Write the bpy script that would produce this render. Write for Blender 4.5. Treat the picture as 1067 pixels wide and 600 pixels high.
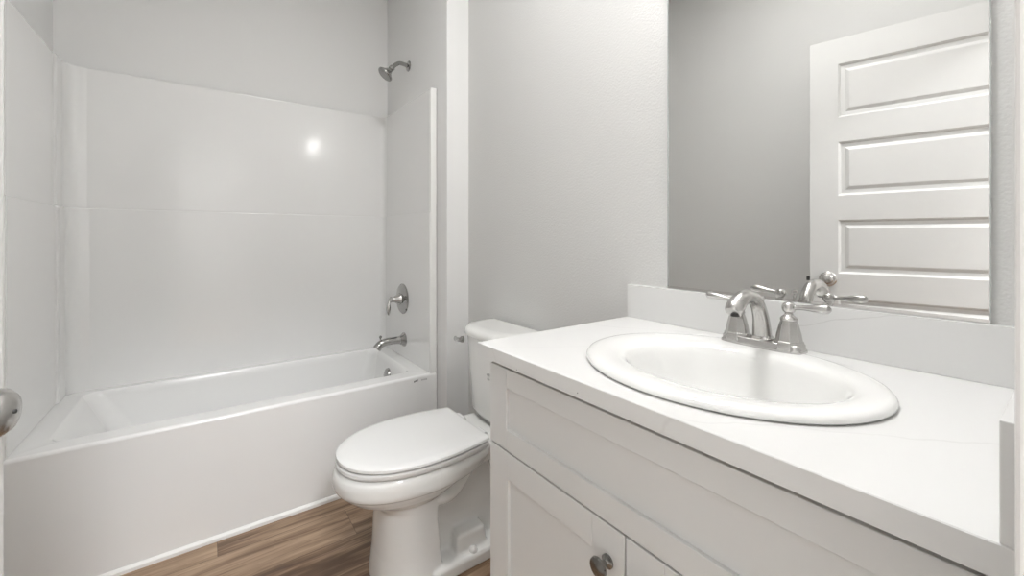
import bpy, bmesh, math, random
from mathutils import Vector, Matrix
random.seed(4)
PI = math.pi
S = bpy.context.scene
C = S.collection
for o in list(bpy.data.objects): bpy.data.objects.remove(o)

# ---------------------------------------------------------------- camera, light, exposure
YAW = 35.865
F_PX = 436.6
cd = bpy.data.cameras.new('camera'); cam = bpy.data.objects.new('camera', cd); C.objects.link(cam)
cam.location = (0, 0, 1.18); cam.rotation_euler = (math.radians(90), 0, -math.radians(YAW))
cd.sensor_width = 36; cd.lens = F_PX/1067*36; cd.clip_start = .01
cd.shift_x = (533.5-530.67)/1067; cd.shift_y = -(300-247)/1067
S.camera = cam
S.view_settings.view_transform = 'Standard'; S.view_settings.look = 'None'
S.view_settings.gamma = 1; S.view_settings.use_curve_mapping = False
S.view_settings.exposure = 0.58
W = bpy.data.worlds.new('world'); S.world = W; W.use_nodes = True
W.node_tree.nodes['Background'].inputs[0].default_value = (.95, .97, 1, 1)
W.node_tree.nodes['Background'].inputs[1].default_value = 1.0
BULB_STRENGTH = 29.0      # two lamps of the vanity light
FAR_HALL_FILL_STRENGTH = 70.0  # second added hall light, brightens the tub apron through the doorway
HALL_FILL_STRENGTH = 50.0      # added fill light in the hall near the doorway
CEILING_FILL_STRENGTH = 64.0   # added fill light on the bathroom ceiling
LAMP_COL = (1, .99, .98, 1)

# ---------------------------------------------------------------- materials
def mat(name, col, rough=.5, metal=0, coat=0, bump=None, spec=.5, emit=None):
    m = bpy.data.materials.new(name); m.use_nodes = True
    nt = m.node_tree; b = nt.nodes['Principled BSDF']
    b.inputs['Base Color'].default_value = (*col, 1); b.inputs['Roughness'].default_value = rough
    b.inputs['Metallic'].default_value = metal; b.inputs['Specular IOR Level'].default_value = spec
    b.inputs['Coat Weight'].default_value = coat; b.inputs['Coat Roughness'].default_value = .08
    if emit:
        b.inputs['Emission Color'].default_value = emit[0]; b.inputs['Emission Strength'].default_value = emit[1]
    if bump:
        sc, st, dist = bump
        tc = nt.nodes.new('ShaderNodeTexCoord'); n = nt.nodes.new('ShaderNodeTexNoise'); bp = nt.nodes.new('ShaderNodeBump')
        n.inputs['Scale'].default_value = sc; n.inputs['Detail'].default_value = 2.0; n.inputs['Roughness'].default_value = .45
        bp.inputs['Strength'].default_value = st; bp.inputs['Distance'].default_value = dist
        nt.links.new(tc.outputs['Object'], n.inputs['Vector']); nt.links.new(n.outputs['Fac'], bp.inputs['Height'])
        nt.links.new(bp.outputs['Normal'], b.inputs['Normal'])
    return m

M_wall = mat('wall_paint', (.69, .688, .675), .55, bump=(150, .5, .0022), spec=.3)
M_smooth = mat('smooth_wall_paint', (.84, .84, .83), .5, bump=(60, .12, .001), spec=.3)
M_ceil = mat('ceiling_paint', (.82, .82, .81), .8, bump=(90, .4, .003), spec=.2)
M_trim = mat('trim_paint', (.80, .79, .775), .35)
M_door = mat('door_paint', (.67, .67, .66), .38)
M_cab = mat('cabinet_paint', (.74, .74, .73), .38)
M_gap = mat('cabinet_box_paint', (.42, .41, .39), .6)
M_acry = mat('tub_acrylic', (.87, .87, .86), .16, coat=.3, bump=(7, .05, .004))
M_porc = mat('vitreous_china', (.83, .83, .81), .09, coat=.4)
M_sinkc = mat('sink_china', (.87, .87, .855), .08, coat=.4)
M_seat = mat('seat_plastic', (.82, .82, .81), .22)
M_nick = mat('brushed_nickel', (.56, .55, .535), .27, 1, bump=(260, .06, .0006))
M_pewter = mat('dark_pewter', (.24, .235, .225), .22, 1)
M_chrome = mat('polished_chrome', (.72, .71, .70), .10, 1)
M_shower = mat('shower_nickel', (.41, .405, .395), .15, 1)
M_mirror = mat('mirror_silver', (.81, .81, .80), .008, 1)
M_edge = mat('mirror_edge', (.55, .58, .57), .15, .4)
M_dark = mat('dark_rubber', (.05, .05, .05), .6)
M_grey = mat('grey_print', (.42, .42, .41), .6)
M_darkp = mat('dark_print', (.12, .12, .12), .5)
M_caulk = mat('white_caulk', (.86, .86, .84), .4)
M_bulb = mat('lit_bulb', (1, 1, 1), .4, emit=(LAMP_COL, BULB_STRENGTH))
M_hall_fill = mat('hall_fill_glow', (1, 1, 1), .4, emit=((.98, .985, .995, 1), HALL_FILL_STRENGTH))
M_far_hall_fill = mat('far_hall_fill_glow', (1, 1, 1), .4, emit=((.97, .98, 1, 1), FAR_HALL_FILL_STRENGTH))
M_ceil_fill = mat('ceiling_fill_glow', (1, 1, 1), .4, emit=((1, .993, .985, 1), CEILING_FILL_STRENGTH))
M_shade = mat('frosted_shade_glass', (.9, .9, .9), .3, emit=(LAMP_COL, 14.0))

def nd(nt, t, **k):
    n = nt.nodes.new(t)
    for a, v in k.items(): setattr(n, a, v)
    return n
def mth(nt, op, a, b=None, c=None, clamp=False):
    n = nt.nodes.new('ShaderNodeMath'); n.operation = op; n.use_clamp = clamp
    for i, v in enumerate((a, b, c)):
        if v is None: continue
        if isinstance(v, (int, float)): n.inputs[i].default_value = v
        else: nt.links.new(v, n.inputs[i])
    return n.outputs[0]

def wood():
    m = bpy.data.materials.new('vinyl_plank_oak'); m.use_nodes = True
    nt = m.node_tree; L = nt.links.new; b = nt.nodes['Principled BSDF']
    tc = nd(nt, 'ShaderNodeTexCoord'); sx = nd(nt, 'ShaderNodeSeparateXYZ'); L(tc.outputs['Object'], sx.inputs[0])
    x, y = sx.outputs[0], sx.outputs[1]
    ry = mth(nt, 'DIVIDE', mth(nt, 'SUBTRACT', y, 1.885), .178)
    row = mth(nt, 'FLOOR', ry); fy = mth(nt, 'FRACT', ry)
    off = mth(nt, 'MULTIPLY', row, .37)
    rx = mth(nt, 'ADD', mth(nt, 'DIVIDE', mth(nt, 'SUBTRACT', x, .034), 1.22), off)
    col = mth(nt, 'FLOOR', rx); fx = mth(nt, 'FRACT', rx)
    cb = nd(nt, 'ShaderNodeCombineXYZ'); L(row, cb.inputs[0]); L(col, cb.inputs[1]); cb.inputs[2].default_value = 3.0
    wn = nd(nt, 'ShaderNodeTexWhiteNoise', noise_dimensions='3D'); L(cb.outputs[0], wn.inputs['Vector'])
    r = wn.outputs['Value']
    # grain: stretched noise, shifted per plank
    g = nd(nt, 'ShaderNodeCombineXYZ')
    L(mth(nt, 'ADD', mth(nt, 'MULTIPLY', x, 2.2), mth(nt, 'MULTIPLY', r, 31)), g.inputs[0])
    L(mth(nt, 'ADD', mth(nt, 'MULTIPLY', y, 26), mth(nt, 'MULTIPLY', r, 57)), g.inputs[1])
    n1 = nd(nt, 'ShaderNodeTexNoise'); n1.inputs['Scale'].default_value = 1; n1.inputs['Detail'].default_value = 7; n1.inputs['Roughness'].default_value = .62; n1.inputs['Distortion'].default_value = .25
    L(g.outputs[0], n1.inputs['Vector'])
    g2 = nd(nt, 'ShaderNodeCombineXYZ')
    L(mth(nt, 'MULTIPLY', x, 7), g2.inputs[0]); L(mth(nt, 'MULTIPLY', y, 190), g2.inputs[1]); L(r, g2.inputs[2])
    n2 = nd(nt, 'ShaderNodeTexNoise'); n2.inputs['Scale'].default_value = 1; n2.inputs['Detail'].default_value = 3
    L(g2.outputs[0], n2.inputs['Vector'])
    v = mth(nt, 'ADD', mth(nt, 'MULTIPLY', n1.outputs['Fac'], 1.5), mth(nt, 'MULTIPLY', n2.outputs['Fac'], .35))
    v = mth(nt, 'ADD', v, mth(nt, 'MULTIPLY', mth(nt, 'SUBTRACT', r, .5), .22))
    v = mth(nt, 'SUBTRACT', v, .42)
    cr = nd(nt, 'ShaderNodeValToRGB'); L(v, cr.inputs[0])
    e = cr.color_ramp.elements
    e[0].position = .22; e[0].color = (.100, .055, .030, 1)
    e[1].position = .80; e[1].color = (.46, .325, .215, 1)
    k = e.new(.40); k.color = (.185, .112, .066, 1)
    k = e.new(.58); k.color = (.315, .212, .137, 1)
    # seams
    def edge(fr, w):
        a = mth(nt, 'LESS_THAN', fr, w); c_ = mth(nt, 'GREATER_THAN', fr, 1-w); return mth(nt, 'MAXIMUM', a, c_)
    seam = mth(nt, 'MAXIMUM', edge(fy, .006), edge(fx, .0009))
    mx = nd(nt, 'ShaderNodeMix', data_type='RGBA'); L(mth(nt, 'MULTIPLY', seam, .55), mx.inputs['Factor']); L(cr.outputs[0], mx.inputs[6]); mx.inputs[7].default_value = (.06, .035, .02, 1)
    L(mx.outputs[2], b.inputs['Base Color']); b.inputs['Roughness'].default_value = .42
    bp = nd(nt, 'ShaderNodeBump'); bp.inputs['Strength'].default_value = .25; bp.inputs['Distance'].default_value = .002
    L(n2.outputs['Fac'], bp.inputs['Height']); L(bp.outputs['Normal'], b.inputs['Normal'])
    return m
M_wood = wood()

def quartz():
    m = bpy.data.materials.new('white_quartz'); m.use_nodes = True
    nt = m.node_tree; L = nt.links.new; b = nt.nodes['Principled BSDF']
    tc = nd(nt, 'ShaderNodeTexCoord'); sx = nd(nt, 'ShaderNodeSeparateXYZ'); L(tc.outputs['Object'], sx.inputs[0])
    x, y, z = sx.outputs
    n = nd(nt, 'ShaderNodeTexNoise'); n.inputs['Scale'].default_value = 9; n.inputs['Detail'].default_value = 5; L(tc.outputs['Object'], n.inputs['Vector'])
    w = mth(nt, 'MULTIPLY', mth(nt, 'SUBTRACT', n.outputs['Fac'], .5), .055)
    def vein(ax, ay, az, d, width, amt):
        s = mth(nt, 'ADD', mth(nt, 'ADD', mth(nt, 'MULTIPLY', x, ax), mth(nt, 'MULTIPLY', y, ay)), mth(nt, 'MULTIPLY', z, az))
        s = mth(nt, 'ABSOLUTE', mth(nt, 'ADD', mth(nt, 'SUBTRACT', s, d), w))
        s = mth(nt, 'SUBTRACT', 1.0, mth(nt, 'DIVIDE', s, width), clamp=True)
        return mth(nt, 'MULTIPLY', s, amt)
    n3 = nd(nt, 'ShaderNodeTexNoise'); n3.inputs['Scale'].default_value = 4; L(tc.outputs['Object'], n3.inputs['Vector'])
    v = vein(1.0, .62, 1.9, 3.178, .0035, .30)
    v = mth(nt, 'MAXIMUM', v, vein(.75, .66, .5, 1.085, .003, .16))
    v = mth(nt, 'MAXIMUM', v, vein(.5, .86, -.3, .66, .0025, .14))
    v = mth(nt, 'MULTIPLY', v, mth(nt, 'MULTIPLY', n3.outputs['Fac'], 1.7), clamp=True)
    mx = nd(nt, 'ShaderNodeMix', data_type='RGBA'); L(v, mx.inputs['Factor'])
    mx.inputs[6].default_value = (.77, .77, .76, 1); mx.inputs[7].default_value = (.38, .37, .35, 1)
    L(mx.outputs[2], b.inputs['Base Color']); b.inputs['Roughness'].default_value = .25
    return m
M_quartz = quartz()

# ---------------------------------------------------------------- helpers
def obj(name, bm, m, parent=None, smooth=True, loc=None, bevel=0, seg=2, angle=35):
    me = bpy.data.meshes.new(name)
    bmesh.ops.recalc_face_normals(bm, faces=bm.faces[:])
    bm.to_mesh(me); bm.free()
    o = bpy.data.objects.new(name, me); C.objects.link(o); me.materials.append(m)
    if smooth:
        for p in me.polygons: p.use_smooth = True
        try: me.set_sharp_from_angle(angle=math.radians(angle))
        except Exception: pass
    if bevel:
        bv = o.modifiers.new('bevel', 'BEVEL'); bv.width = bevel; bv.segments = seg; bv.limit_method = 'ANGLE'; bv.angle_limit = math.radians(30)
        bv.harden_normals = False
    if smooth and name not in ('bowl',):
        wn = o.modifiers.new('weighted_normal', 'WEIGHTED_NORMAL'); wn.keep_sharp = True; wn.weight = 100
    if parent is not None: o.parent = parent
    if loc: o.location = loc
    return o
def empty(name, label, cat, loc=(0, 0, 0), rz=0, group=None):
    o = bpy.data.objects.new(name, None); C.objects.link(o); o.location = loc; o.rotation_euler = (0, 0, rz)
    o['label'] = label; o['category'] = cat; o.empty_display_size = .05
    if group: o['group'] = group
    return o
def keep(o, root):       # child built in world coordinates under a moved root
    o.parent = root
    o.matrix_parent_inverse = (Matrix.Translation(root.location) @ root.rotation_euler.to_matrix().to_4x4()).inverted()
    return o
def box(x0, x1, y0, y1, z0, z1, bm=None):
    bm = bm or bmesh.new()
    vs = [bm.verts.new((x, y, z)) for x in (x0, x1) for y in (y0, y1) for z in (z0, z1)]
    for f in ((0,1,3,2),(4,6,7,5),(0,4,5,1),(2,3,7,6),(0,2,6,4),(1,5,7,3)): bm.faces.new([vs[i] for i in f])
    return bm
def loft(rings, cap=(True, True), bm=None, closed=True):
    bm = bm or bmesh.new()
    R = [[bm.verts.new(p) for p in r] for r in rings]
    n = len(R[0])
    for a, b in zip(R, R[1:]):
        for i in range(n if closed else n-1):
            j = (i+1) % n
            bm.faces.new((a[i], a[j], b[j], b[i]))
    if cap[0]: bm.faces.new(R[0][::-1])
    if cap[1]: bm.faces.new(R[-1])
    return bm
def sell(cx, cy, a, b, z, n=64, e=2.0):
    out = []
    for i in range(n):
        t = 2*PI*i/n; c_, s_ = math.cos(t), math.sin(t)
        out.append((cx+a*math.copysign(abs(c_)**(2/e), c_), cy+b*math.copysign(abs(s_)**(2/e), s_), z))
    return out
def spline(pts, n):
    P = [Vector(p) for p in pts]; P = [2*P[0]-P[1]] + P + [2*P[-1]-P[-2]]
    out = []
    for i in range(1, len(P)-2):
        for k in range(n):
            t = k/n; a, b, c_, d = P[i-1], P[i], P[i+1], P[i+2]
            out.append(.5*((2*b)+(c_-a)*t+(2*a-5*b+4*c_-d)*t*t+(-a+3*b-3*c_+d)*t*t*t))
    out.append(P[-2]); return out
def tube(pts, radii, n=6, seg=20, bm=None, up=None, flat=1.0, cap=(True, True)):
    p4 = [(*p, r) for p, r in zip(pts, radii)]
    P = spline(p4, n) if n > 1 else [Vector(q) for q in p4]
    rings = []; prev = None
    for i, q in enumerate(P):
        a = P[max(i-1, 0)]; b = P[min(i+1, len(P)-1)]
        t = Vector((b-a)[:3]).normalized()
        if prev is None:
            u = Vector(up) if up else (Vector((0, 0, 1)) if abs(t.z) < .9 else Vector((1, 0, 0)))
        else: u = prev
        u = (u-t*u.dot(t)).normalized(); prev = u
        v = t.cross(u); c_ = Vector(q[:3]); r = q[3]
        rings.append([c_+r*(math.cos(2*PI*k/seg)*u*flat+math.sin(2*PI*k/seg)*v) for k in range(seg)])
    return loft(rings, cap=cap, bm=bm)
def lathe(prof, origin=(0, 0, 0), axis=(0, 0, 1), seg=32, bm=None, cap=(True, True), facet=None):
    ax = Vector(axis).normalized(); u = ax.orthogonal().normalized() if abs(ax.z) < .99 else Vector((1, 0, 0)); v = ax.cross(u); o = Vector(origin)
    rings = []
    for r, h in prof:
        rings.append([o+ax*h+r*(math.cos(2*PI*k/seg)*u+math.sin(2*PI*k/seg)*v) for k in range(seg)])
    return loft(rings, cap=cap, bm=bm)
def struct(name, bm, m, parent=None, **k):
    o = obj(name, bm, m, parent, smooth=k.pop('smooth', False), **k)
    if parent is None: o['kind'] = 'structure'
    return o

# ---------------------------------------------------------------- room shell
XW = 1.1006          # face of the vanity / toilet wall
XL = -.56            # face of the left wall
YN = .022            # room face of the doorway wall
XA = .976            # shower-side drywall of the tub alcove
YS = 1.883           # face of the short stub wall beside the tub
YB = 2.735           # drywall behind the tub
CEIL = 2.98
struct('floor', box(-1.3, 1.6, -3.1, 2.9, -.06, 0), M_wood)
struct('ceiling', box(-1.3, 1.6, -3.1, 2.9, CEIL, CEIL+.08), M_ceil)
struct('wall_right', box(XW, XW+.12, -.09, 2.86, 0, CEIL), M_wall)
struct('wall_left', box(XL-.12, XL, YN, 1.985, 0, CEIL), M_wall)
struct('wall_alcove_left', box(XL-.12, XL, 1.985, 2.86, 0, CEIL), M_smooth)
struct('wall_back', box(XL, XW, YB, YB+.12, 0, CEIL), M_smooth)
struct('wall_alcove', box(XA, XW, YS, YB, 0, CEIL), M_smooth)
bmw = box(.363, XW, -.09, YN, 0, CEIL); box(XL-.12, -.385, -.09, YN, 0, CEIL, bmw); box(-.385, .363, -.09, YN, 2.14, CEIL, bmw)
struct('wall_front', bmw, M_wall)
# hall behind the doorway
bmh = box(-1.3, -1.2, -3.1, -.09, 0, CEIL); box(1.5, 1.6, -3.1, -.09, 0, CEIL, bmh); box(-1.3, 1.6, -3.1, -3.0, 0, CEIL, bmh)
box(-1.2, XL-.12, -.09, 0, 0, CEIL, bmh); box(XW+.12, 1.5, -.09, 0, 0, CEIL, bmh)
struct('wall_hall', bmh, M_wall)
# jamb lining of the doorway
bmj = box(.353, .367, -.10, .0235, 0, 2.14); box(-.389, -.375, -.10, .0235, 0, 2.14, bmj); box(-.389, .367, -.10, .0235, 2.13, 2.144, bmj)
struct('trim_1', bmj, M_trim, bevel=.002)
struct('baseboard_right', box(XW-.014, XW, .857, YS, 0, .10), M_trim, bevel=.004)
struct('baseboard_alcove', box(XA, XW-.014, YS-.014, YS, 0, .10), M_trim, bevel=.004)
struct('baseboard_left', box(XL, XL+.014, YN, 1.975, 0, .10), M_trim, bevel=.004)

# ---------------------------------------------------------------- open five-panel door
LX, LY = -.207, .80          # latch-edge corner of the face that looks into the room
DA = math.atan2(.155, .745)  # swing angle from the Y axis
DW, DH, DT = .76, 2.105, .035
door = bpy.data.objects.new('door_1', None); C.objects.link(door); door['kind'] = 'structure'
door['label'] = 'white five-panel door standing open against the left side'; 
# local frame: +x along the door towards the latch edge, +y = room side normal (thickness runs to -y)
hx, hy = LX-DW*math.sin(DA), LY-DW*math.cos(DA)
door.location = (hx, hy, .012); door.rotation_euler = (0, 0, PI/2-DA)
# with this rotation local x -> (sin DA, cos DA), local y -> (-cos DA, sin DA): the room side is local -y
def door_leaf():
    bm = bmesh.new()
    st = .108
    zs = [(2.105-.12-.253-i*.368, 2.105-.12-i*.368) for i in range(5)]
    def face_grid(ysurf, sgn):
        # stiles and rails as boxes, panel recess with raised field
        pass
    # rails and stiles
    box(0, st, 0, DT, 0, DH, bm); box(DW-st, DW, 0, DT, 0, DH, bm)
    edges = [DH] + [z for p in zs for z in (p[1], p[0])] + [0]
    for i in range(0, len(edges), 2): box(st, DW-st, 0, DT, edges[i+1], edges[i], bm)
    for z0, z1 in zs:
        for s in (0, 1):
            # sticking: slope from frame face into the panel, flat ledge, then raised field
            def rr(ins, d): 
                yy = d if s == 0 else DT-d
                return [(st+ins, yy, z0+ins), (DW-st-ins, yy, z0+ins), (DW-st-ins, yy, z1-ins), (st+ins, yy, z1-ins)]
            loft([rr(-.0005, .0), rr(.006, .005), rr(.010, .010), rr(.026, .011), rr(.040, .0035), rr(.043, .003)], cap=(False, True), bm=bm)
    return bm
leaf = obj('door_leaf', door_leaf(), M_door, door, smooth=False)
# room side is local -y, leaf occupies 0..DT in local y: keeps the room face on the latch-corner line
def knob_bm(sgn, y0):
    prof = [(.035, 0), (.035, .004), (.029, .009), (.014, .012), (.012, .016), (.019, .018), (.0255, .021), (.0275, .027), (.0265, .034), (.021, .0405), (.010, .0435), (.0001, .044)]
    bm = lathe(prof, (DW-.070, y0, .968), (0, sgn, 0), 40)
    return bm
kn = obj('door_knob', knob_bm(-1, 0), M_nick, door); kn['label'] = 'satin nickel door knob'
obj('lock_button', lathe([(.0024, .0), (.0024, .0015), (.0018, .002)], (DW-.070, -.0435, .968), (0, -1, 0), 16), M_dark, kn)
kn2 = obj('door_knob', knob_bm(1, DT), M_nick, door)
lb = box(DW, DW+.016, DT/2-.008, DT/2+.008, .955, .975)
obj('latch_bolt', lb, M_dark, door, bevel=.002)
obj('latch_plate', box(DW-.001, DW+.0012, DT/2-.012, DT/2+.012, .934, .992), M_nick, door)
for hz in (.2, 1.05, 1.9):
    obj('hinge', lathe([(.006, 0), (.006, .09)], (-.004, -.004, hz), (0, 0, 1), 12), M_nick, door)

# ---------------------------------------------------------------- bathtub
YT, RZ = 1.989, .479
XR, XLE, YBK = .944, -.52, 2.687
def rrect(x0, x1, y0, y1, r, z, n=8):
    r = max(r, .0005); pts = []
    for cx_, cy_, a0 in ((x1-r, y0+r, -PI/2), (x1-r, y1-r, 0), (x0+r, y1-r, PI/2), (x0+r, y0+r, PI)):
        for k in range(n+1):
            a = a0+PI/2*k/n; pts.append((cx_+r*math.cos(a), cy_+r*math.sin(a), z))
    return pts
tub = empty('bathtub', 'white alcove bathtub with a plain smooth apron below the shower', 'bathtub', (.2, 2.33, 0))
bx = [(XLE-.02, XA-.003, YT, YBK+.03, .004, 0),
      (XLE-.02, XA-.003, YT, YBK+.03, .004, RZ-.014),
      (XLE-.02, XA-.003, YT+.004, YBK+.03, .006, RZ-.004),
      (XLE-.02, XA-.003, YT+.012, YBK+.03, .008, RZ),
      (XLE+.075, .872, 2.072, YBK-.045, .05, RZ+.0005),
      (XLE+.083, .864, 2.080, YBK-.053, .055, RZ-.006),
      (XLE+.10, .852, 2.092, YBK-.063, .06, RZ-.03),
      (XLE+.20, .815, 2.125, YBK-.09, .08, RZ-.22),
      (XLE+.27, .79, 2.15, YBK-.115, .09, RZ-.33),
      (XLE+.33, .74, 2.20, YBK-.16, .09, RZ-.365)]
keep(obj('tub_shell', loft([rrect(*b) for b in bx]), M_acry, angle=50), tub)
keep(obj('floor_trim', loft([[(XLE-.02, YT, .0), (XLE-.02, YT-.010, .0), (XLE-.02, YT-.010, .012), (XLE-.02, YT-.004, .019), (XLE-.02, YT, .021)],
    [(XA-.003, YT, .0), (XA-.003, YT-.010, .0), (XA-.003, YT-.010, .012), (XA-.003, YT-.004, .019), (XA-.003, YT, .021)]]), M_caulk, smooth=False), tub)
ov = lathe([(.036, -.012), (.038, .010), (.034, .019), (.022, .025), (.006, .027), (.0001, .027)], (.850, 2.35, .392), (-1, 0, .17), 32)
keep(obj('overflow_plate', ov, M_shower), tub)
dr = lathe([(.036, -.004), (.036, .003), (.026, .005), (.0001, .006)], (.68, 2.38, RZ-.365), (0, 0, 1), 28)
keep(obj('tub_drain', dr, M_chrome), tub)
# maker's mark near the right end of the apron (illegible small print)
bm = bmesh.new()
for x0, x1, z0, z1 in ((.846, .852, .448, .456), (.853, .858, .451, .4575), (.859, .866, .4495, .4585), (.8665, .869, .4545, .4585)):
    box(x0, x1, YT-.0008, YT+.0004, z0, z1, bm)
keep(obj('maker_mark', bm, M_darkp, smooth=False), tub)
bm = bmesh.new()
for k in range(5): box(.888+k*.0062, .8915+k*.0062, YT-.0008, YT+.0004, .449+.001*(k % 2), .456+.001*((k+1) % 2), bm)
keep(obj('maker_lettering', bm, M_grey, smooth=False), tub)

# ---------------------------------------------------------------- surround (moulded wall panels around the tub)
sur = empty('shower_surround', 'glossy white moulded shower surround panels on three sides above the bathtub', 'shower surround', (.2, YBK+.01, RZ))
def arc(cx_, cy_, r, a0, a1, n=8):
    return [(cx_+r*math.cos(a0+(a1-a0)*k/n), cy_+r*math.sin(a0+(a1-a0)*k/n)) for k in range(n+1)]
def plan(inset, colw):
    # inner outline seen from above, from the left front edge round to the right front edge
    p = [(XLE+inset, YT+.006)]
    p += [(XLE+inset, YBK-inset-.155), (XLE+inset+.004, YBK-inset-.145), (XLE+inset+.008, YBK-inset-.135)]
    cx_, cy_ = XLE+inset+.008+.045, YBK-inset-.05
    p += arc(XLE+inset+.058, YBK-inset-.055, .05, PI, PI/2, 8)
    p += [(XLE+inset+.075, YBK-inset-.002), (XLE+inset+.08, YBK-inset)]
    p += arc(XR-inset-.030, YBK-inset-.030, .030, PI/2, 0, 8)
    p += [(XR-inset, YT+.006)]
    return p
def panel(z0, z1, inset, lip):
    a = plan(inset, 0)
    outer = []
    for x, y in a:
        outer.append((min(max(x, XLE-.001) if False else x, 9), y))
    rings = []
    # offset outline outwards to the drywall
    def off(x, y):
        return (max(min(x, XR), XLE), min(y, YBK))
    def push(pt, d):
        x, y = pt
        cxm, cym = .2, YT
        # outwards = away from the alcove middle, axis wise
        nx = 0; ny = 0
        if x <= XLE+.14: nx = -1
        if x >= XR-.10: nx = 1
        if y >= YBK-.10: ny = 1
        return (x+nx*d, y+ny*d)
    bk = [(XLE-.025, y) if x < XLE+.02+inset and y < YBK-.1 else (XA-.004, y) if x > XR-inset-.002 else (min(max(x, XLE-.025), XA-.004), YBK+.03) for x, y in a]
    def ring(pl, z): return [(x, y, z) for x, y in pl]
    a2 = plan(inset-.004 if inset > .004 else inset-.003, 0)
    rs = [ring(bk, z0), ring(a2, z0), ring(a, z0+lip), ring(a, z1-lip), ring(a2, z1), ring(bk, z1)]
    bm = loft(rs, cap=(False, False), closed=False)
    # front ends
    bm.verts.ensure_lookup_table()
    n = len(a)
    for e in (0, n-1):
        vs = [bm.verts[k*n+e] for k in range(6)]
        bm.faces.new(vs if e else vs[::-1])
    return bm
keep(obj('lower_panel', panel(RZ-.002, 1.312, .010, .006), M_acry, angle=40), sur)
keep(obj('upper_panel', panel(1.312, 1.955, .0, .007), M_acry, angle=40), sur)
# raised front flange of the right hand panel and its left twin
fl = loft([rrect(XR-.006, XR+.028, YT+.0005, YT+.018, .004, z, 3) for z in (RZ, 1.952)])
keep(obj('front_flange', fl, M_caulk, bevel=.003), sur)
fl = loft([rrect(XLE-.024, XLE+.006, YT+.0005, YT+.018, .004, z, 3) for z in (RZ, 1.952)])
keep(obj('front_flange', fl, M_caulk, bevel=.003), sur)

# ---------------------------------------------------------------- shower fittings
sh = empty('shower_arm_and_head', 'dark nickel shower head on a bent arm high on the alcove wall', 'shower head', (XA, 2.37, 2.196))
keep(obj('wall_flange', lathe([(.031, 0), (.031, .003), (.027, .008), (.014, .012), (.0001, .013)], (XA, 2.37, 2.196), (-1, 0, 0), 32), M_shower), sh)
keep(obj('arm', tube([(XA-.002, 2.37, 2.196), (.945, 2.368, 2.199), (.915, 2.364, 2.197), (.888, 2.357, 2.178), (.868, 2.35, 2.155)], [.0115]*5, 5, 16), M_shower), sh)
hd = Vector((-.64, .08, -.72)).normalized()
o_ = Vector((.873, 2.352, 2.161))
hp = [(.0001, -.002), (.013, 0), (.0165, .004), (.0165, .020), (.013, .023), (.015, .027), (.018, .032), (.022, .040), (.032, .052), (.042, .060), (.046, .064), (.046, .071), (.043, .074)]
hb = keep(obj('spray_head', lathe(hp, o_, hd, 32, cap=(True, True)), M_shower), sh)
fc = lathe([(.040, .0735), (.039, .077), (.030, .0785), (.0001, .079)], o_, hd, 32)
sf = keep(obj('spray_face', fc, M_grey), sh)

tv = empty('shower_valve', 'round nickel shower valve plate with a drooping lever, above the tub spout', 'shower valve', (XR-.008, 2.357, .819))
vo = (XR-.0085, 2.357, .819)
keep(obj('valve_plate', lathe([(.088, -.004), (.088, .004), (.082, .010), (.078, .010), (.066, .013), (.040, .016), (.034, .020), (.0001, .021)], vo, (-1, 0, 0), 48), M_shower), tv)
keep(obj('valve_hub', lathe([(.034, .018), (.031, .03), (.022, .045), (.016, .06), (.014, .066), (.017, .07), (.017, .078), (.010, .084), (.0001, .086)], vo, (-1, 0, 0), 32), M_nick), tv)
hx_ = XR-.0085-.077
keep(obj('lever', tube([(hx_, 2.357, .819), (hx_-.010, 2.352, .800), (hx_-.014, 2.348, .775), (hx_-.016, 2.345, .745), (hx_-.015, 2.344, .733)], [.008, .0075, .012, .0095, .004], 5, 16), M_nick), tv)

sp = empty('tub_spout', 'nickel tub spout with a diverter knob, low on the alcove wall', 'tub spout', (XR-.0105, 2.335, .585))
y_ = 2.335; z_ = .585
keep(obj('spout_body', tube([(XR-.008, y_, z_), (XR-.020, y_, z_), (XR-.035, y_, z_+.001), (XR-.075, y_, z_+.002), (XR-.12, y_, z_), (XR-.152, y_, z_-.010), (XR-.172, y_, z_-.032)], [.034, .030, .023, .021, .021, .022, .024], 5, 24), M_shower), sp)
keep(obj('wall_flange', lathe([(.040, -.002), (.040, .004), (.034, .012), (.025, .026), (.0001, .027)], (XR-.010, y_, z_), (-1, 0, 0), 32), M_shower), sp)
keep(obj('diverter_knob', lathe([(.004, 0), (.004, .018), (.008, .020), (.008, .028), (.004, .032), (.0001, .033)], (XR-.150, y_, z_+.008), (0, 0, 1), 16), M_shower), sp)

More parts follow.
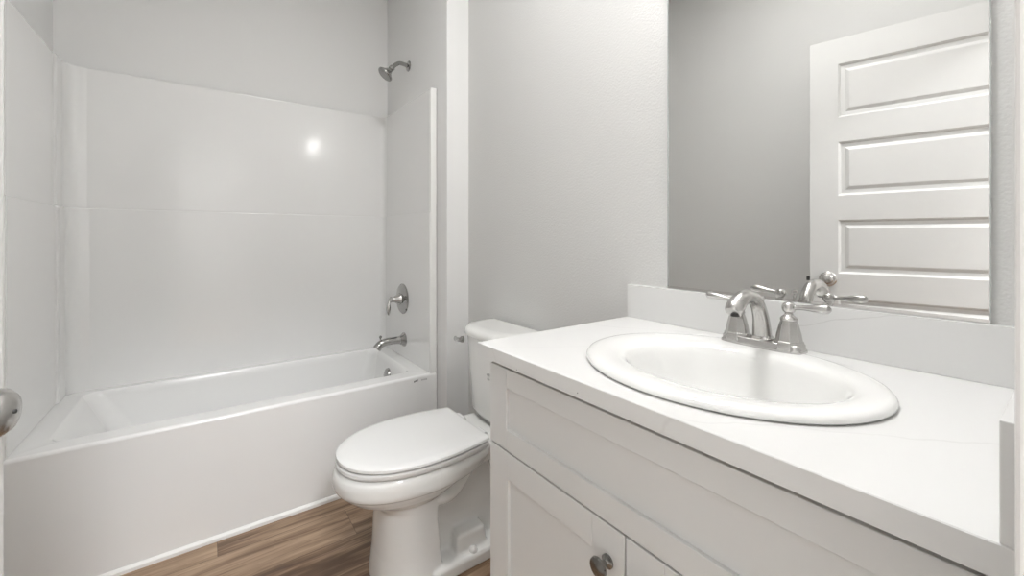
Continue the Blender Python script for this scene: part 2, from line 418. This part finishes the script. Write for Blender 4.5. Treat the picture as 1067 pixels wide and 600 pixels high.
# ---------------------------------------------------------------- vanity cabinet
FX = .546; CZ = .9288
van = empty('vanity_cabinet', 'white shaker vanity cabinet with one wide false drawer front over two doors', 'cabinet', (.80, .44, 0))
bm = box(FX+.021, XW-.001, .817, .835, .10, .893); box(FX+.021, XW-.001, .026, .044, .10, .893, bm)
box(FX+.021, XW-.001, .044, .817, .10, .118, bm); box(XW-.010, XW-.001, .044, .817, .118, .893, bm)
box(FX+.021, FX+.040, .044, .817, .80, .893, bm); box(FX+.021, FX+.040, .044, .817, .675, .725, bm); box(FX+.021, FX+.040, .42, .455, .118, .70, bm)
box(FX+.09, FX+.105, .03, .83, 0, .10, bm); box(FX+.105, XW-.001, .817, .83, 0, .10, bm); box(FX+.105, XW-.001, .03, .044, 0, .10, bm)
keep(obj('carcass', bm, M_cab, smooth=False, bevel=.001), van)
def shaker(y0, y1, z0, z1, st, rt, rb, s0=None):
    s0 = s0 or st
    bm = bmesh.new(); x0, x1 = FX, FX+.020
    xp = FX+.0075
    box(x0, x1, y0, y0+s0, z0, z1, bm); box(x0, x1, y1-st, y1, z0, z1, bm)
    box(x0, x1, y0+s0, y1-st, z1-rt, z1, bm); box(x0, x1, y0+s0, y1-st, z0, z0+rb, bm)
    box(xp, x1, y0+s0-.001, y1-st+.001, z0+rb-.001, z1-rt+.001, bm)
    return bm
keep(obj('drawer_front', shaker(.0235, .832, .7015, .884, .065, .044, .046, .024), M_cab, smooth=False, bevel=.0012), van)
for y0, y1, ky in ((.4385, .832, .4725), (.030, .4355, .4015)):
    d = keep(obj('door', shaker(y0, y1, .115, .6975, .070, .060, .060), M_cab, smooth=False, bevel=.0012), van)
    kb = lathe([(.0115, 0), (.0115, .003), (.008, .005), (.0055, .008), (.0052, .015), (.008, .018), (.0150, .0205), (.0168, .0235), (.0160, .027), (.010, .0295), (.0001, .030)], (FX, ky, .637), (-1, 0, 0), 28)
    k_ = obj('knob', kb, M_pewter, d); k_.matrix_parent_inverse = d.matrix_world.inverted() if False else Matrix.Identity(4)
# ---------------------------------------------------------------- countertop with sink hole
SX, SY, SA, SB = .786, .4185, .218, .259      # sink outline: half sizes along x and y
top = empty('vanity_countertop', 'white quartz countertop with faint grey veins on the vanity cabinet', 'countertop', (.8, .44, CZ-.03))
def slab():
    x0, x1, y0, y1 = .526, XW-.0006, .0235, .857
    n = 96; hole = []; outer = []
    for i in range(n):
        t = 2*PI*i/n; dx_, dy_ = math.cos(t), math.sin(t)
        hole.append((SX+(SA-.02)*dx_, SY+(SB-.02)*dy_))
        k = min((x1-SX)/dx_ if dx_ > 1e-9 else 9e9, (x0-SX)/dx_ if dx_ < -1e-9 else 9e9, (y1-SY)/dy_ if dy_ > 1e-9 else 9e9, (y0-SY)/dy_ if dy_ < -1e-9 else 9e9)
        outer.append([SX+k*dx_, SY+k*dy_])
    for cxx in (x0, x1):
        for cyy in (y0, y1):
            i = min(range(n), key=lambda q: (outer[q][0]-cxx)**2+(outer[q][1]-cyy)**2); outer[i] = [cxx, cyy]
    z0, z1, b = CZ-.030, CZ, .0012
    def ins(p, d): return (min(max(p[0], x0+d), x1-d), min(max(p[1], y0+d), y1-d))
    rings = [[(*p, z0) for p in hole], [(*p, z0) for p in outer], [(*p, z1-b) for p in outer], [(*ins(p, b), z1) for p in outer], [(*p, z1) for p in hole], [(*p, z0) for p in hole]]
    return loft(rings, cap=(False, False))
keep(obj('counter_slab', slab(), M_quartz, smooth=False), top)
keep(obj('backsplash', box(1.081, XW-.0006, .0235, .857, CZ+.0002, CZ+.1016), M_quartz, smooth=False, bevel=.001), top)
keep(obj('side_splash', box(.526, 1.081, .0235, .043, CZ+.0002, CZ+.1016), M_quartz, smooth=False, bevel=.001), top)
# small dark specks in the front edge of the stone
for yy, zz in ((.7008, CZ-.0265), (.524, CZ-.0215)):
    bm = bmesh.new()
    bmesh.ops.create_icosphere(bm, subdivisions=1, radius=.0011, matrix=Matrix.Translation((.526, yy, zz)))
    keep(obj('stone_speck', bm, M_darkp), top)


# ---------------------------------------------------------------- sink
sk = empty('bathroom_sink', 'oval white china drop-in sink set into the countertop', 'sink', (SX, SY, CZ))
BX, BY = .778, .398
prof = [  # (half x, half y, centre x, centre y, z)
    (SA-.022, SB-.022, SX, SY, CZ-.02), (SA-.021, SB-.021, SX, SY, CZ+.001), (SA-.003, SB-.003, SX, SY, CZ+.001), (SA, SB, SX, SY, CZ+.004), (SA, SB, SX, SY, CZ+.008), (SA-.0035, SB-.0035, SX, SY, CZ+.0125),
    (SA-.010, SB-.010, SX, SY, CZ+.0150), (SA-.020, SB-.020, SX, SY, CZ+.0162), (.180, .222, .784, .4165, CZ+.0158), (.160, .203, .781, .408, CZ+.0135),
    (.152, .192, BX+.001, .402, CZ+.0095), (.147, .186, BX, BY+.002, CZ+.003), (.143, .180, BX, BY, CZ-.008), (.139, .174, BX, BY, CZ-.025), (.133, .166, BX, BY, CZ-.050), (.122, .152, BX, BY, CZ-.080), (.10, .125, BX, BY, CZ-.108), (.065, .085, BX, BY, CZ-.124), (.026, .026, BX, BY, CZ-.130),
    (.022, .022, BX, BY, CZ-.134), (.03, .03, BX, BY, CZ-.150), (.08, .10, BX, BY, CZ-.142), (.118, .155, BX, BY, CZ-.12), (.15, .20, BX, BY, CZ-.05)]
keep(obj('basin', loft([sell(p[2], p[3], p[0], p[1], p[4], 96) for p in prof], cap=(False, False)), M_sinkc, angle=60), sk)
keep(obj('drain', lathe([(.021, -.004), (.023, .001), (.020, .003), (.012, .002), (.011, .005), (.0001, .006)], (BX, BY, CZ-.131), (0, 0, 1), 28), M_nick), sk)

# ---------------------------------------------------------------- faucet
FXX, FY, FZ = .980, .417, CZ+.0150
fa = empty('faucet', 'brushed nickel two-handle centerset faucet on the back rim of the sink', 'faucet', (FXX, FY, FZ))
def sq(cx_, cy_, a, b, z, e=3.2, n=32): return sell(cx_, cy_, a, b, z, n, e)
bm = loft([sq(FXX, FY, .0275, .081, FZ-.0005, 6, 48), sq(FXX, FY, .0275, .081, FZ+.004, 6, 48), sq(FXX, FY, .025, .078, FZ+.008, 6, 48), sq(FXX, FY, .024, .078, FZ+.015, 6, 48), sq(FXX, FY, .022, .076, FZ+.017, 6, 48)])
keep(obj('base_plate', bm, M_nick, angle=30), fa)
for sgn, yy in ((1, FY+.052), (-1, FY-.052)):
    def octo(r, z, k=.42):
        # rounded square with chamfered corners
        a = r; b = r*k
        return [(FXX+x, yy+y, z) for x, y in ((a, -b), (a, b), (b, a), (-b, a), (-a, b), (-a, -b), (-b, -a), (b, -a))]
    bm = loft([octo(.0275, FZ+.001), octo(.0275, FZ+.008), octo(.0255, FZ+.013), octo(.0245, FZ+.021), octo(.0225, FZ+.0225), octo(.0205, FZ+.036), octo(.0165, FZ+.054), octo(.0135, FZ+.063), octo(.0125, FZ+.064)])
    h = keep(obj('handle_post', bm, M_nick, smooth=False, bevel=.0008), fa)
    cp = lathe([(.0125, .061), (.0155, .064), (.0160, .067), (.0135, .071), (.0095, .074), (.0075, .077), (.0075, .079), (.0105, .082), (.0125, .087), (.0128, .091), (.0118, .096), (.0085, .100), (.0001, .1025)], (FXX, yy, FZ), (0, 0, 1), 28)
    keep(obj('handle_cap', cp, M_nick), fa)
    zz = FZ+.091; up_ = .004 if sgn < 0 else .007
    dxl, dyl = (-.010, -1) if sgn < 0 else (.004, 1)
    pts = [(FXX+dxl*t, yy+dyl*t, zz+up_*min(t/.06, 1)+rise) for t, rise in ((.008, 0), (.016, 0), (.030, 0), (.046, 0), (.058, 0), (.068, 0), (.073, 0))]
    keep(obj('lever', tube(pts, [.0052, .0048, .0056, .0078, .0086, .0080, .0035], 5, 18), M_nick), fa)
bm = loft([sq(FXX, FY, .0225, .0225, FZ+.012, 2.6), sq(FXX, FY, .0225, .0225, FZ+.019, 2.6), sq(FXX, FY, .0195, .0195, FZ+.023, 2.4)])
keep(obj('spout_collar', bm, M_nick), fa)
pts = [(FXX+.001, FY, FZ+.018), (FXX-.001, FY, FZ+.040), (FXX-.007, FY, FZ+.066), (FXX-.021, FY, FZ+.091), (FXX-.044, FY, FZ+.108), (FXX-.072, FY, FZ+.113), (FXX-.099, FY, FZ+.107), (FXX-.119, FY, FZ+.093), (FXX-.126, FY, FZ+.085)]
keep(obj('spout', tube(pts, [.0190, .0175, .0155, .0142, .0140, .0148, .0160, .0175, .0150], 6, 28, up=(1, 0, 0)), M_nick), fa)
ar = lathe([(.0085, -.010), (.0085, .002), (.0070, .0025), (.0001, .001)], (FXX-.117, FY, FZ+.079), Vector((-.1, 0, -.99)), 20)
keep(obj('aerator', ar, M_dark), fa)
rod = lathe([(.0035, 0), (.0028, .06), (.0028, .085), (.0045, .087), (.0045, .089), (.003, .091), (.0055, .094), (.0068, .098), (.0055, .1025), (.0001, .104)], (FXX+.026, FY+.011, FZ+.002), (0, 0, 1), 18)
keep(obj('lift_rod', rod, M_nick), fa)

# ---------------------------------------------------------------- mirror
MF = 1.0946
mir = empty('wall_mirror', 'frameless rectangular wall mirror above the backsplash reflecting the door', 'mirror', (XW, .41, 1.034))
keep(obj('mirror_glass', box(MF, XW-.0005, .099, .722, 1.0345, 2.03), M_mirror, smooth=False), mir)
for ya, yb in ((.0985, .1003), (.7207, .7225)):
    keep(obj('polished_edge', box(MF-.0012, MF+.0003, ya, yb, 1.0345, 2.0305), M_edge, smooth=False), mir)
keep(obj('bottom_channel', box(MF-.0025, XW-.0004, .099, .722, 1.0312, 1.0372), M_chrome, smooth=False), mir)

# ---------------------------------------------------------------- toilet
TY = 1.44
toi = empty('toilet', 'white two-piece elongated toilet with closed lid between vanity and bathtub', 'toilet', (.72, TY, 0))
def egg(x0, xw, x1, hw, hb, z, e=2.2, n=40, rb=.014):
    """plan outline: tip at x0, widest (hw) at xw, squared back at x1 with half width hb"""
    side = []
    for k in range(n+1):
        t = PI/2*k/n
        side.append((xw-(xw-x0)*math.cos(t)**(2/e), hw*math.sin(t)**(2/e)))
    m = 8
    for k in range(1, m+1):
        t = k/m; x = xw+(x1-rb-xw)*t
        side.append((x, hw+(hb-hw)*(t*t)))
    for k in range(1, 7):
        a = PI/2*k/6; side.append((x1-rb+rb*math.sin(a), hb-rb+rb*math.cos(a)))
    pts = [(x, TY+y, z) for x, y in side] + [(x, TY-y, z) for x, y in reversed(side[1:])]
    return pts
bm = loft([egg(.470, .60, .665, .142, .118, 0, 2.4), egg(.460, .59, .668, .146, .135, .0, 2.4)][1:] + [egg(.462, .59, .668, .144, .134, .02, 2.4), egg(.470, .585, .662, .134, .126, .10, 2.3), egg(.474, .585, .655, .128, .122, .20, 2.3), egg(.476, .59, .655, .128, .122, .255, 2.3),
    egg(.456, .59, .665, .132, .12, .282, 2.2), egg(.415, .60, .69, .148, .12, .298, 2.2), egg(.378, .61, .73, .165, .122, .315, 2.2), egg(.357, .615, .77, .177, .130, .334, 2.2), egg(.352, .615, .78, .180, .134, .345, 2.2), egg(.340, .62, .81, .189, .150, .349, 2.2), egg(.336, .62, .82, .1910, .150, .362, 2.2),
    egg(.336, .62, .84, .1905, .155, .385, 2.2), egg(.341, .62, .845, .1885, .155, .402, 2.2), egg(.350, .62, .845, .182, .155, .413, 2.2), egg(.36, .62, .84, .172, .145, .415, 2.2)])
# rear deck under the tank
loft([rrect(.74, 1.07, TY-.10, TY+.10, .04, .33), rrect(.74, 1.08, TY-.125, TY+.125, .05, .37), rrect(.74, 1.08, TY-.135, TY+.135, .05, .405), rrect(.75, 1.075, TY-.13, TY+.13, .05, .418)], bm=bm)
# hollow trapway column and foot
loft([rrect(.60, 1.04, TY-.075, TY+.075, .03, .0), rrect(.60, 1.03, TY-.055, TY+.055, .03, .15), rrect(.60, 1.04, TY-.045, TY+.045, .03, .35)], bm=bm)
loft([rrect(.60, .965, TY-.152, TY+.152, .05, .0), rrect(.60, .965, TY-.152, TY+.152, .05, .034), rrect(.60, .957, TY-.145, TY+.145, .05, .044)], bm=bm)
for sg in (-1, 1):
    tube([(.63, TY+sg*.095, .275), (.68, TY+sg*.100, .262), (.73, TY+sg*.095, .278), (.775, TY+sg*.088, .320), (.82, TY+sg*.080, .358), (.88, TY+sg*.075, .365), (.925, TY+sg*.075, .31), (.945, TY+sg*.075, .20), (.95, TY+sg*.078, .04)], [.022, .026, .028, .028, .028, .030, .032, .034, .036], 5, 16, bm=bm)
    loft([sell(.79, TY+sg*.088, .068, .038, .03, 28, 5), sell(.79, TY+sg*.086, .058, .034, .100, 28, 5), sell(.792, TY+sg*.084, .052, .030, .108, 28, 4)], bm=bm)
bowl = keep(obj('bowl', bm, M_porc), toi)
rm = bowl.modifiers.new('remesh', 'REMESH'); rm.mode = 'VOXEL'; rm.voxel_size = .0042; rm.use_smooth_shade = True
sm = bowl.modifiers.new('smooth', 'SMOOTH'); sm.factor = .5; sm.iterations = 4
for sg in (-1, 1):
    keep(obj('bolt_cap', lathe([(.0155, 0), (.0155, .006), (.013, .013), (.007, .018), (.0001, .019)], (.785, TY+sg*.131, .042), (0, 0, 1), 24), M_porc), toi)
seat = loft([egg(.349, .625, .835, .188, .160, .4185, 2.2), egg(.345, .625, .838, .191, .163, .424, 2.2), egg(.346, .625, .838, .191, .163, .433, 2.2), egg(.351, .625, .836, .187, .160, .4365, 2.2)])
keep(obj('seat', seat, M_seat), toi)
lid = loft([egg(.352, .625, .832, .188, .160, .4395, 2.2), egg(.347, .625, .838, .193, .165, .444, 2.2), egg(.348, .625, .838, .192, .164, .452, 2.2), egg(.356, .625, .833, .186, .159, .4575, 2.2), egg(.375, .625, .82, .170, .148, .4600, 2.2), egg(.45, .625, .76, .11, .10, .462, 2.2)])
keep(obj('seat_lid', lid, M_seat), toi)
for sg in (-1, 1):
    keep(obj('seat_hinge', tube([(.852, TY+sg*.055, .433), (.852, TY+sg*.105, .433)], [.013, .013], 1, 16), M_seat), toi)
    
def tankplan(xf, xb, hw, z, bow=.035):
    # flat back, bowed front with rounded corners
    pts = [(xb, TY-hw, z)]
    n = 40
    for k in range(n+1):
        t = PI*k/n; yy = -math.cos(t); e = 3.3
        xx = abs(math.sin(t))
        px_ = xb-(xb-xf)*xx**(2/e) if xx > 0 else xb
        yyp = math.copysign(abs(yy)**(2/3.0), yy)
        pts.append((px_, TY+hw*yyp, z))
    pts.append((xb, TY+hw, z))
    return pts[1:-1]
tk = loft([tankplan(.945, 1.078, .150, .422), tankplan(.928, 1.08, .168, .430), tankplan(.918, 1.082, .176, .45), tankplan(.902, 1.084, .19, .62), tankplan(.893, 1.085, .197, .765)])
keep(obj('tank', tk, M_porc, angle=60), toi)
tl = loft([tankplan(.886, 1.088, .202, .766), tankplan(.881, 1.090, .206, .770), tankplan(.880, 1.090, .207, .782), tankplan(.885, 1.089, .203, .794), tankplan(.90, 1.085, .190, .802), tankplan(.935, 1.07, .155, .806)])
keep(obj('tank_lid', tl, M_porc, angle=60), toi)
lv = lathe([(.014, -.004), (.014, .008), (.011, .012), (.008, .017), (.0001, .018)], (.902, TY+.150, .738), (-1, .35, 0), 20)
fl_ = keep(obj('flush_lever', lv, M_shower), toi)
bm = tube([(.884, TY+.135, .738), (.881, TY+.150, .739), (.882, TY+.170, .737), (.888, TY+.192, .735), (.893, TY+.205, .733)], [.006, .0075, .007, .0085, .005], 4, 14, flat=1.3)
k_ = obj('lever_arm', bm, M_shower, fl_); k_.matrix_parent_inverse = Matrix.Identity(4)
# faint grey print on the tank front (illegible)
bm = bmesh.new()
for k, (dy, dz, h) in enumerate(((.0, 0, .010), (.006, .002, .008), (.011, -.003, .012), (.0175, 0, .006), (.0, -.016, .005), (.007, -.015, .006), (.013, -.017, .008))):
    box(.9003, .9018, TY-.062+dy, TY-.0585+dy, .632+dz, .632+dz+h, bm)
keep(obj('tank_print', bm, M_grey, smooth=False), toi)

# ---------------------------------------------------------------- vanity light above the mirror
vl = empty('vanity_light', 'two-lamp nickel vanity light above the mirror', 'light fixture', (XW, .41, 2.23))
keep(obj('backplate', box(XW-.022, XW-.0005, .25, .57, 2.20, 2.28), M_nick, bevel=.006), vl)
for yy in (.29, .53):
    keep(obj('lamp_arm', tube([(XW-.02, yy, 2.24), (1.03, yy, 2.245), (.975, yy, 2.25), (.955, yy, 2.235)], [.008]*4, 5, 14), M_nick), vl)
    keep(obj('lamp_shade', lathe([(.0001, .008), (.018, .006), (.028, -.004), (.036, -.03), (.042, -.06), (.046, -.095), (.0445, -.095), (.040, -.06), (.034, -.03), (.026, -.008), (.0001, -.006)], (.955, yy, 2.235), (0, 0, 1), 32, cap=(False, False)), M_shade), vl)
    keep(obj('bulb', lathe([(.012, -.012), (.018, -.03), (.030, -.055), (.030, -.072), (.020, -.088), (.0001, -.093)], (.955, yy, 2.235), (0, 0, 1), 24), M_bulb), vl)
cl = empty('ceiling_fill_light', 'added round fill light on the unseen bathroom ceiling', 'light fixture', (.42, .75, CEIL))  # unseen light, added to even out the brightness of the room
keep(obj('fill_diffuser', lathe([(.150, -.006), (.150, -.010), (.0001, -.0105)], (.42, .75, CEIL), (0, 0, 1), 40), M_ceil_fill), cl)
keep(obj('trim_ring', lathe([(.151, -.0005), (.185, -.0005), (.180, -.016), (.156, -.022), (.151, -.018), (.151, -.0005)], (.42, .75, CEIL), (0, 0, 1), 40, cap=(False, False)), M_nick), cl)
# two unseen hall lights, added as fill through the doorway
for lx, ly, lr, m_, lab in ((.30, -.45, .16, M_hall_fill, 'added round fill light, unseen, in the hall just outside the doorway'), (.08, -1.6, .30, M_far_hall_fill, 'added round fill light, unseen, further back in the hall')):
    hl = empty('hall_fill_light', lab, 'light fixture', (lx, ly, CEIL))
    keep(obj('fill_diffuser', lathe([(lr, -.001), (lr, -.03), (lr-.03, -.05), (.0001, -.055)], (lx, ly, CEIL), (0, 0, 1), 32), m_), hl)
